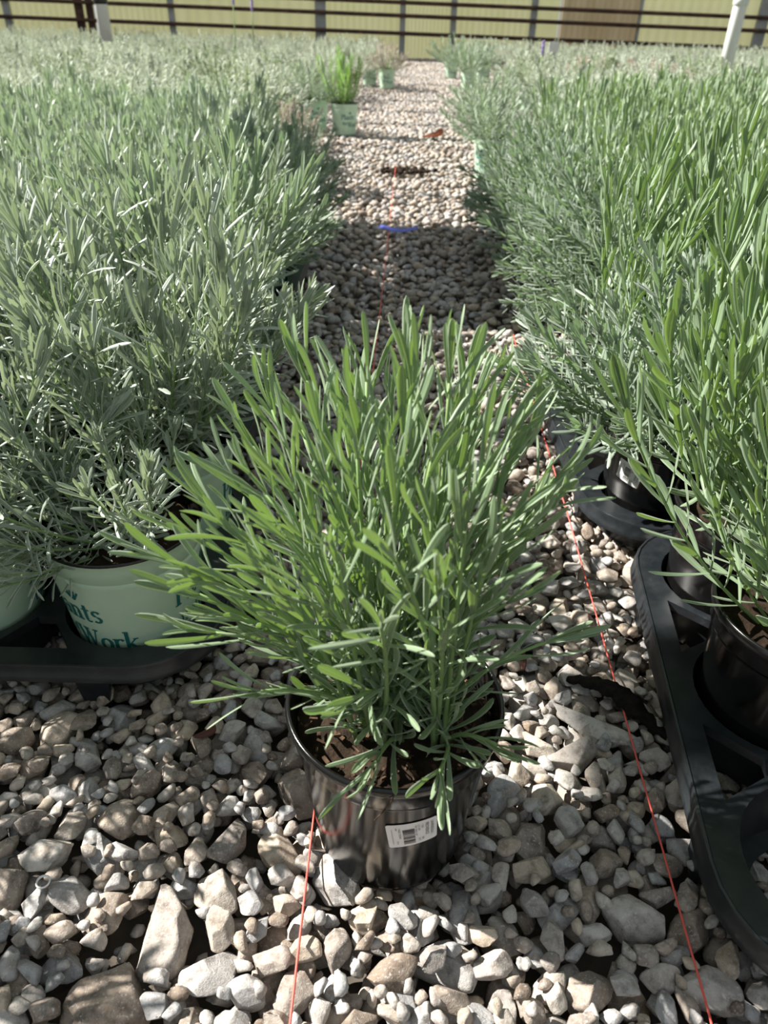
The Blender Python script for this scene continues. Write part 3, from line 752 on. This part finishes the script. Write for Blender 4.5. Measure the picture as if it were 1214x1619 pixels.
# special far plants at the path
def single(x, y, key, pot, lab, **kw):
    kw.setdefault('size', 1.1); return plant(x, y, key, pot, lab, 'pots standing alone along the path', False, letter=pot == 'mint', **kw)
single(-.285, 4.78, 'grassy', 'mint', 'bright green grassy plant in a lettered mint pot at the left path edge', rz=R(-70), spread=1.15)
single(-.47, 4.98, 'bluegreen', 'mint', 'loose grey-green lavender in a wide mint pot behind the bright grassy one', rz=R(-80))
single(.02 - .1, 8.0, 'woody', 'mint', 'dark woody shrub in the last mint pot left of the path', rz=R(-90), size=1.25, dry=True)
single(-.25, 8.35, 'woody', 'mint', 'woody shrub in a mint pot lit on its left, far left path edge', rz=R(-60), size=1.25)
single(.70, 8.15, 'bluegreen', 'mint', 'dark green lavender in a leaning mint pot, far right path edge', rz=R(-90), size=1.4, spread=1.2)
single(.62, 9.6, 'bluegreen', 'mint', 'dark green lavender in the farthest mint pot right of the path', rz=R(-90), size=1.4, spread=1.2)
single(.93, 9.1, 'bluegreen', 'mint', 'dark green lavender second from the path in the far right group', rz=R(-90), size=1.4)
single(.42, 3.50, 'bluegreen', 'mint', 'bushy dark lavender above a tall mint pot midway along the right edge', rz=R(-140), size=1.15, spread=1.1)
single(.47, 4.0, 'bluegreen', 'mint', 'bushy lavender directly behind the tall mint pot of the right edge', rz=R(-140), size=1.2, spread=1.15)
single(.78, 3.9, 'bluegreen', 'black', 'dark bushy lavender behind the green rows midway on the right', size=1.2)
single(.50, 4.6, 'bluegreen', 'mint', 'third bushy lavender of the midway right edge group', size=1.2, spread=1.1)
single(-.42, 2.95 + .28, 'woody', 'black', 'half-dead twiggy shrub in a black pot at the left path edge', size=.9, dry=True)

# the mass of plants behind, too small to count
ac = Acc(); rg = np.random.default_rng(5); base = LOW['woody']
pl = []
for y in np.arange(7.5, 13.2, .38):
    for x in np.arange(-7.5, 7.5, .34):
        if -.40 < x < 1.05 - .02 * (y - 8) and True:
            if not (x < -.28): continue
        if abs(x) > .58 * y + .3: continue
        pl.append((x + rg.uniform(-.06, .06), y + rg.uniform(-.06, .06)))
mi = []
for x, y in pl:
    for k in range(26):
        a = rg.uniform(0, 6.28); u = math.sqrt((k + .5) / 26); M = rot('Z', a) @ rot('Y', 1.25 * u - .2); V, Q, m_, t, e_ = base[rg.integers(0, 8)]
        # keep only the leafy tip of each shoot
        ac.add(xf(V, M * rg.uniform(1.0, 1.35), (x, y, .10)), Q, None, np.mod(t + rg.random(), 1)); mi.append(m_)
me = mesh_from('lavender_foliage', np.concatenate(ac.V), np.concatenate(ac.Q), None, [M_WOOD, M_WOODY], tint=np.concatenate(ac.t), mat_idx=np.concatenate(mi))
tag(link('lavender_foliage', me), 'pale grey lavender foliage massed before the far greenhouse wall', 'foliage', kind='stuff')

# ------------------------------------------------------------------ the hero plant
hero = empty('potted_lavender', (.012, .385, 0)); tag(hero, 'large bright green lavender in a glossy black pot alone on the gravel path', 'plant')
hp = link('pot', ME_BLACKPOT, hero, Matrix.Rotation(R(0), 4, 'Z')); tag(hp, 'glossy black plastic pot')
add_barcode(hp, R(-78), .097, R(7), 1.1)
link('soil', ME_SOIL[0], hero)
ac = Acc(); rg = np.random.default_rng(3)
for i in range(260):
    a = rg.uniform(0, 6.28); r_ = .074 * math.sqrt(rg.random()); V, Q = box(-1, 1, -1, 1, -1, 1)
    V = V * [rg.uniform(.001, .0038), rg.uniform(.0005, .0015), rg.uniform(.0005, .001)]; V = xf(V, rot('Z', rg.uniform(0, 3)) @ rot('X', rg.uniform(-.6, .6)) @ rot('Y', rg.uniform(-.5, .5)), (r_ * math.cos(a), r_ * math.sin(a), .1455 + rg.uniform(0, .004)))
    ac.add(V, Q, None, rg.random())
link('bark_chips', ac.mesh('bark_chips', [M_CHIP], False), hero, kind='stuff')
TIPS = [(-0.155, 0.36, 0.333), (-0.137, 0.38, 0.339), (-0.127, 0.4, 0.352), (-0.112, 0.41, 0.363), (-0.097, 0.42, 0.392), (-0.083, 0.44, 0.409), (-0.058, 0.43, 0.434), (-0.045, 0.4, 0.412), (-0.036, 0.46, 0.408), (-0.014, 0.44, 0.431), (-0.021, 0.4, 0.422), (0.01, 0.42, 0.446), (0.015, 0.38, 0.45), (0.037, 0.4, 0.449), (0.051, 0.44, 0.424), (0.058, 0.42, 0.422), (0.074, 0.44, 0.415), (0.079, 0.4, 0.407), (0.099, 0.42, 0.405), (0.114, 0.38, 0.394), (0.119, 0.42, 0.355), (0.102, 0.36, 0.368), (0.001, 0.27, 0.406), (-0.059, 0.36, 0.395), (-0.037, 0.35, 0.398), (-0.081, 0.37, 0.385), (-0.096, 0.35, 0.359), (-0.112, 0.33, 0.338), (-0.112, 0.33, 0.31), (-0.129, 0.34, 0.323), (-0.123, 0.33, 0.293), (-0.096, 0.31, 0.259), (0.023, 0.32, 0.401), (0.042, 0.31, 0.401), (0.061, 0.36, 0.414), (-0.017, 0.36, 0.416), (-0.004, 0.38, 0.414), (0.03, 0.36, 0.417), (0.009, 0.34, 0.419), (0.084, 0.35, 0.377), (0.025, 0.28, 0.384), (-0.027, 0.3, 0.383), (-0.051, 0.3, 0.35), (-0.073, 0.32, 0.359), (0.15, 0.4, 0.237), (0.093, 0.3, 0.216), (0.035, 0.27, 0.214), (-0.014, 0.28, 0.204), (-0.027, 0.27, 0.29), (0.058, 0.32, 0.364), (-0.001, 0.26, 0.369), (0.088, 0.33, 0.331), (-0.063, 0.33, 0.377),
        (.02, .47, .41), (.06, .49, .39), (-.03, .50, .39), (-.07, .47, .38), (.0, .52, .37)]
SPH = dict(bare=.10, al0=R(46), al1=R(20), L0=.048, L1=.053, W=.0052, step=.0245, tip=4, axil=.22)
rg = np.random.default_rng(77)
LEAFP = []
for i in range(10):
    V, Q = leaf_arr(1, .0046 / .054 * (.85 + .35 * (i % 3) / 2), [-.35, -.1, .1, .25, .4, .55, .0, .3, .7, -.2][i], 8, True, [-.3, .2, 0, .3, -.2, .1, .35, -.1, .15, -.3][i], [.4, -.3, .2, -.5, .1, .6, -.2, 0, -.4, .3][i])
    LEAFP.append((V, Q, mesh_from('leaf', V, Q, None, [M_GREEN], edge=leaf_edge(len(V), True))))
allv = []; stems = []
C0 = np.array([.012, .385, 0])
for i, tp in enumerate(TIPS):
    T_ = np.array(tp) - C0; rad = np.array([T_[0], T_[1], 0])
    B0 = rad * .16 + np.array([rg.uniform(-.018, .018), rg.uniform(-.018, .018), .139]); 
    if i in (22, 32, 33, 40, 45, 46, 49): B0 = np.array([.034, -.026, .139]) + rg.uniform(-.006, .006, 3) * [1, 1, 0]
    D = T_ - B0; Ln = np.linalg.norm(D); tipL = .036; E = B0 + D * (1 - tipL / Ln) if Ln > .08 else B0 + D * .6
    D2 = E - B0; C1 = B0 + D2 * .42 + np.array([-D2[0] * .12, -D2[1] * .12, .035 if Ln > .14 else .015]) + rg.uniform(-.008, .008, 3)
    cv = bezier(B0, C1, E, 14); sp = dict(SPH)
    if Ln < .14: sp.update(L0=.042, L1=.048, step=.016, bare=.2)
    V, Q, T3 = tube(cv, np.linspace(.0021, .0011, 14), 7); s = link('stem', mesh_from('stem', V, Q, T3, [M_STEM]), hero); stems.append(s)
    for p, F, ln in shoot_leaves(cv, sp, rg): allv.append((i, p, F, ln, int(rg.integers(0, 10)), rg.random()))
# loose leaves low around the crown, some hanging over the rim
for k in range(46):
    a = rg.uniform(0, 6.28); el = rg.uniform(.05, .9); d = np.array([math.cos(a) * math.cos(el), math.sin(a) * math.cos(el), math.sin(el)])
    nrm = np.array([-math.cos(a) * math.sin(el), -math.sin(a) * math.sin(el), math.cos(el)]); r_ = rg.uniform(.0, .03)
    allv.append((int(rg.integers(0, len(stems))), np.array([r_ * math.cos(a), r_ * math.sin(a), .146 + rg.uniform(0, .03)]), np.c_[d, np.cross(nrm, d), nrm], rg.uniform(.03, .052), int(rg.integers(0, 10)), rg.random()))
def scr(v):
    c_ = v[1] + v[2][:, 0] * v[3] * .5 + C0 - np.array([0, 0, CAM_H]); return v[3] / np.linalg.norm(c_) ** 1.5 * (1.0 - .25 * (c_[1] > .40))
allv.sort(key=scr, reverse=True)
ac = Acc()
for q, (si, p, F, ln, li, tn) in enumerate(allv):
    if ln < .03: F = F
    if q < 298:
        M = F * ln; link('leaf', LEAFP[li][2], stems[si], Matrix([[*M[r], p[r]] for r in range(3)] + [[0, 0, 0, 1]]))
    else: ac.add(xf(LEAFP[li][0], F * ln, p), LEAFP[li][1], None, tn, leaf_edge(len(LEAFP[li][0]), True))
if ac.n: link('leaves', ac.mesh('leaves', [M_GREEN]), hero, kind='stuff')
# dry rootlet hanging over the rim
P = np.array([(.0, -.078, .163), (-.001, -.084, .158), (-.004, -.0835, .150), (-.008, -.083, .140), (-.013, -.082, .130)])
V, Q, T = tube(P, .0005, 5); rl = link('dry_rootlet', mesh_from('dry_rootlet', V, Q, T, [M_CHIP]), hero); rl['label'] = 'thin dry root hanging over the rim'
# ------------------------------------------------------------------ gravel
def rock(seed, sub):
    rg = np.random.default_rng(seed); bm = bmesh.new(); bmesh.ops.create_icosphere(bm, subdivisions=sub, radius=1)
    V = np.array([v.co for v in bm.verts]); T = np.array([[v.index for v in f_.verts] for f_ in bm.faces]); bm.free()
    V = V * 1.25
    for k in range(13):
        n = rg.normal(size=3); n /= np.linalg.norm(n); d = rg.uniform(.56, .92); e = np.maximum(0, V @ n - d); V -= e[:, None] * n * .97
    o = rg.uniform(0, 50, 3)
    if sub > 1:
        for i in range(len(V)):
            p = Vector(V[i] * 1.6 + o); V[i] *= 1 + .05 * noise.noise(p) + .018 * noise.noise(p * 4)
    S = np.array([rg.uniform(.95, 1.25), rg.uniform(.75, 1.0), rg.uniform(.55, .78)]); V = V * S
    V /= np.sqrt((np.abs(V).max(0)[0] * np.abs(V).max(0)[1])); return V, T
NR = 18
ROCK = {3: [rock(200 + i, 4) for i in range(NR)], 2: [rock(200 + i, 3) for i in range(NR)], 1: [rock(200 + i, 2) for i in range(NR)], 0: [rock(200 + i, 1) for i in range(NR)]}
ROCKME = [mesh_from('stone', V, None, T, [M_STONE]) for V, T in ROCK[3]]
X0, X1, Y0, Y1, G = -.62, .86, .10, 4.6, .004
gx, gy = int((X1 - X0) / G), int((Y1 - Y0) / G)
Hm = np.full((gy, gx), -.030)
cap = np.full((gy, gx), .0135)
YY, XX = np.meshgrid(Y0 + (np.arange(gy) + .5) * G, X0 + (np.arange(gx) + .5) * G, indexing='ij')
cap[(XX - .012) ** 2 + (YY - .385) ** 2 < .0665 ** 2] = -.001
for x, y, rz, _ in TR:
    for i in range(6):
        px, py = slot(x, y, rz, i); cap[(XX - px) ** 2 + (YY - py) ** 2 < .067 ** 2] = .000
        dd = (XX - px) ** 2 + (YY - py) ** 2; cap[(dd < .080 ** 2) & (dd >= .067 ** 2)] = np.minimum(cap[(dd < .080 ** 2) & (dd >= .067 ** 2)], .002)
noise_h = .004 * np.sin(XX * 13 + 1) * np.cos(YY * 9) 
Hm += noise_h
def path_l(y): return -.33 if y > 1 else -.62 if y < .55 else -.33
stones = []
def try_place(x, y, r, c):
    i0, i1 = int((y - r - Y0) / G), int((y + r - Y0) / G) + 1; j0, j1 = int((x - r - X0) / G), int((x + r - X0) / G) + 1
    if i0 < 0 or j0 < 0 or i1 > gy or j1 > gx: return None
    yy = (YY[i0:i1, j0:j1] - y) / r; xx = (XX[i0:i1, j0:j1] - x) / r; q = 1 - xx * xx - yy * yy; mk = q > 0.04
    if not mk.any(): return None
    dz = np.where(mk, np.sqrt(np.maximum(q, 0)), 0) * c
    z = np.max(np.where(mk, Hm[i0:i1, j0:j1] + dz * .9, -9)); top = np.where(mk, z + dz, -9)
    over = np.max(top - cap[i0:i1, j0:j1])
    return z, over, (i0, i1, j0, j1), top, mk
def drop(x, y, r, c, special=False):
    t = try_place(x, y, r, c)
    if t is None: return None
    z, over, (i0, i1, j0, j1), top, mk = t
    if over > 0 and not special: return None
    Hm[i0:i1, j0:j1] = np.where(mk, np.maximum(Hm[i0:i1, j0:j1], top), Hm[i0:i1, j0:j1]); return z
rs = random.Random(4)
def in_view(x, y): return abs(x) < .56 * (y * .83 + .33) + .10
zones = [((-.60, .62), (.13, .62), 2000, (.0095, .0205), .0185), ((-.36, .40), (.60, 1.4), 2100, (.0075, .0165), .016), ((-.34, .62), (1.4, 2.8), 3300, (.0085, .0165), .015), ((-.45, .80), (2.8, 4.55), 3400, (.010, .0165), .015), ((-.60, .66), (.13, .62), 2600, (.005, .0115), .008), ((-.36, .40), (.6, 1.6), 1900, (.005, .0105), .008)]
# a few stones placed where the photograph shows outstanding ones
SPECIAL = [(-.190, .240, .029, .017), (-.160, .292, .027, .014), (-.124, .368, .0185, .014), (.217, .488, .0, .0), (-.095, .455, .0, 0), (-.07, .418, .021, .017), (.205, .305, .021, .013), (-.03, .33, .0185, .013)]
for x, y, r, c in SPECIAL:
    if r: 
        z, over, (i0, i1, j0, j1), top, mk = try_place(x, y, r, c); dz = (.011 - c) - z; z = .011 - c
        Hm[i0:i1, j0:j1] = np.where(mk, top + dz, Hm[i0:i1, j0:j1]); cap[i0:i1, j0:j1] = np.where(mk, np.minimum(cap[i0:i1, j0:j1], top + dz - .001), cap[i0:i1, j0:j1])
        stones.append((x, y, z, r, c))
for (xa, xb), (ya, yb), n, (ra, rb), _ in zones:
    for k in range(n):
        r = ra + (rb - ra) * (rs.random() ** 1.6); c = r * rs.uniform(.55, .75); best = None
        for _ in range(9):
            x, y = rs.uniform(xa, xb), rs.uniform(ya, yb)
            if not in_view(x, y): continue
            t = try_place(x, y, r, c)
            if t and t[1] <= 0 and (best is None or t[0] < best[0]): best = (t[0], x, y)
        if best:
            z = drop(best[1], best[2], r, c)
            if z is not None: stones.append((best[1], best[2], z, r, c))
def stone_matrix(x, y, z, r, c, rg_):
    a = rg_.uniform(0, 6.28); M = rot('Z', a) @ rot('X', rg_.uniform(-.35, .35)) @ rot('Y', rg_.uniform(-.35, .35)) * (r * 1.08); return M
rg = np.random.default_rng(9)
def size_on_screen(s): return s[3] / math.sqrt(s[0] ** 2 + s[1] ** 2 + .35) * (1 if (abs(s[0]) < .56 * (s[1] * .83 + .33) and s[1] > .2) else 0) * (1.0 if s[2] > -.012 else .5)
stones.sort(key=size_on_screen, reverse=True)
ac = Acc()
for q, (x, y, z, r, c) in enumerate(stones):
    M = stone_matrix(x, y, z, r, c, rg); ri = int(rg.integers(0, NR))
    if q < 300:
        link('stone', ROCKME[ri], ground, Matrix([[*M[0], x], [*M[1], y], [*M[2], z]] + [[0, 0, 0, 1]]))
    else:
        V, T = ROCK[2 if y < .75 and r > .008 else 1 if y < 2.2 else 0][ri]; ac.add(xf(V, M, (x, y, z)), None, T, rg.random())
gv = link('gravel', ac.mesh('gravel', [M_STONE]), ground, kind='stuff')
# gravel of the far path
ac = Acc(); pts = 0
for y in np.arange(4.5, 13.85, .027):
    xl = -.30 - .05 * (y - 4.5) / 3 if y < 6 else -.32 + .02 * (y - 6); xr = .62 + .04 * (y - 4.5)
    if y > 8: xl = -.15 ; xr = 1.0
    for x in np.arange(xl - .25, xr + .25, .030):
        xx, yy = x + rg.uniform(-.012, .012), y + rg.uniform(-.012, .012); r = rg.uniform(.011, .0175); V, T = ROCK[0][int(rg.integers(0, NR))]
        M = stone_matrix(xx, yy, 0, r, 0, rg); ac.add(xf(V, M, (xx, yy, rg.uniform(-.018, -.006))), None, T, rg.random())
gf = link('distant_gravel', ac.mesh('distant_gravel', [M_STONE]), ground, kind='stuff')
print('STONES', len(stones), 'mean top', float(Hm.mean()))

# ------------------------------------------------------------------ small things on the path
def thing_mesh(name, V, Q, T, mats, label, cat, smooth=True, group=None):
    return tag(link(name, mesh_from(name, V, Q, T, mats, smooth)), label, cat, group)
def string(pts, label):
    P = []
    for i in range(len(pts) - 1):
        a, b_ = np.array(pts[i]), np.array(pts[i + 1]); n = 16
        for k in range(n): P.append(a + (b_ - a) * k / n)
    P.append(np.array(pts[-1])); P = np.array(P); P[:, 2] += .0003 * np.sin(np.arange(len(P)) * 1.7)
    V, Q, T = tube(P, .00095, 6); return thing_mesh('marker_string', V, Q, T, [M_STRING], label, 'string')
string([(-.056, .13, .0155), (-.0535, .391, .0155), (-.050, .55, .0155), (-.027, 1.395, .015), (-.011, 2.247, .016), (.011, 3.629, .016)], 'red string running up the middle of the path behind the black pot')
string([(.232, .13, .0155), (.236, .243, .016), (.256, .854, .016), (.268, 1.482, .016), (.272, 1.56, .014)], 'red string along the right side of the path beside the carry trays')
# long pale stone
V, T = ROCK[3][3]; V = xf(V * [.046, .0135, .010], rot('Z', R(-33)), (.212, .492, .010)); thing_mesh('slab_stone', V, None, T, [M_STONE], 'long flat pale stone lying by the dark bark on the right', 'stone')
# dark bark
rg = np.random.default_rng(2); n = 26; P = np.c_[np.linspace(-.055, .055, n), .010 * np.sin(np.linspace(0, 3.2, n)), .014 + .006 * np.sin(np.linspace(0, 5, n))]
wd = .014 * np.sin(np.linspace(.1, 3.05, n)) ** .6 * rg.uniform(.7, 1.2, n); V = []
for i in range(n):
    for u, z in ((-1, 0), (-.4, .003), (.3, .002), (1, 0), (.2, -.004), (-.5, -.004)): V.append((P[i, 0], P[i, 1] + u * wd[i] + rg.uniform(-.0015, .0015), P[i, 2] + z + rg.uniform(-.001, .001)))
Q = [(i * 6 + j, i * 6 + (j + 1) % 6, (i + 1) * 6 + (j + 1) % 6, (i + 1) * 6 + j) for i in range(n - 1) for j in range(6)]
V = xf(np.array(V), rot('Z', R(-38)), (.240, .515, 0.002))
thing_mesh('bark_piece', V, Q, None, [plain('dark_bark', (.007, .006, .005), .9, .15, 120, (.018, .014, .011), .8, .002, 200)], 'dark weathered piece of bark across the right string', 'bark')
# blue plastic strip
M_BLUEP = plain('blue_plastic', (.13, .16, .62), .45); P = [(-.06, .018), (-.045, -.004), (-.02, -.014), (.02, -.012), (.055, -.004), (.062, .0)]
V = []; 
for i, (x, y) in enumerate(P):
    for u in (-1, 1): V.append((x, y + u * (.011 if i in (1, 2) else .007), .020 + .004 * math.sin(i * 1.7) + .003 * u))
V = np.array(V) + [.02, 2.47, 0]; V = np.r_[V, V - [0, 0, .0012]]; Q = [(2 * i, 2 * i + 2, 2 * i + 3, 2 * i + 1) for i in range(5)]; Q += [tuple(12 + k for k in q[::-1]) for q in Q]
thing_mesh('plastic_strip', V, Q, None, [M_BLUEP], 'blue plastic strip lying across the path string', 'plastic strip')
# brown leaf litter
def dry_leaf(x, y, s, col, label, rz):
    V, Q = leaf_arr(s, s * .42, .5, 8, True, .3, .5); V = xf(V, rot('Z', rz), (x, y, .016))
    V = np.r_[V, V - [0, 0, .0008]]; n = len(V) // 2; Q = np.r_[Q, Q[:, ::-1] + n]
    thing_mesh('fallen_leaf', V, Q, None, [col], label, 'leaf')
M_RLEAF = plain('red_brown_leaf', (.30, .085, .04), .8, .2, 40, (.42, .15, .08)); M_DLEAF = plain('dark_leaf', (.09, .035, .025), .7, .3)
dry_leaf(.16, 4.68, .13, M_RLEAF, 'red-brown fallen leaf on the far gravel', .1)
dry_leaf(.152, .560, .022, M_DLEAF, 'small dark red leaf among stones left of the right string', 1.3)
dry_leaf(-.175, .462, .022, M_DLEAF, 'thin dark red leaf on shaded gravel under the left plants', .2)
V, Q, T = tube([(-.262, 2.12, .02), (-.25, 2.08, .03), (-.243, 2.03, .015)], .004, 6); thing_mesh('twig', V, Q, T, [plain('orange_twig', (.42, .16, .07), .7)], 'short orange-brown twig at the left path edge', 'twig')
V, Q = lathe([(.0042, 0), (.0052, .0015), (.0058, 0), (.0050, -.0015), (.0042, 0)], 20); thing_mesh('plastic_ring', V + [-.262, .318, .014], Q, None, [M_PAPER], 'tiny pale ring lying on shaded stones at lower left', 'ring')
# dark debris heap
ac = Acc(); rg = np.random.default_rng(8)
for i in range(60):
    V, T = ROCK[0][i % NR]; ac.add(xf(V * rg.uniform(.008, .016), rot('Z', rg.uniform(0, 6)), (.05 + rg.normal() * .055, 3.62 + rg.normal() * .03, .004)), None, T, rg.random())
tag(link('debris', mesh_from('debris', np.concatenate(ac.V), None, np.concatenate(ac.T), [M_SOIL])), 'dark patch of soil debris on the path at the end of the string', 'debris', kind='stuff')
# lavender flower spikes against the wall
M_PURPLE = plain('purple_flower', (.30, .22, .50), .7)
for x, y, h, lab in ((-1.292, 7.0, .66, 'left one of two tall purple flower spikes at the far left'), (-1.155, 7.05, .62, 'right one of two tall purple flower spikes at the far left'), (.98, 5.9, .42, 'lone short purple flower spike above the far right plants')):
    o = empty('flower_spike', (x, y, 0)); tag(o, lab, 'flower'); V, Q, T = tube([(0, 0, .14), (.005, 0, h * .6), (.01, 0, h)], .0035, 5); link('stalk', mesh_from('stalk', V, Q, T, [M_STEM]), o)
    ac = Acc()
    for k in range(24):
        V, T = ROCK[0][k % NR]; a = k * 2.4; ac.add(xf(V * .007, np.eye(3), (.01 + .006 * math.cos(a), .006 * math.sin(a), h - .005 + k * .0035 - .04)), None, T)
    link('blossom', mesh_from('blossom', np.concatenate(ac.V), None, np.concatenate(ac.T), [M_PURPLE]), o)
# white marker among the far right plants
V, Q = box(-.045, .045, -.006, .006, .0, .47); V[4:, 2] += .0; thing_mesh('plant_marker', V * [1, 1, .86] + [1.42, 7.9, 0], Q, None, [M_WHITEP], 'white marker stake among the far right plants', 'marker', False)
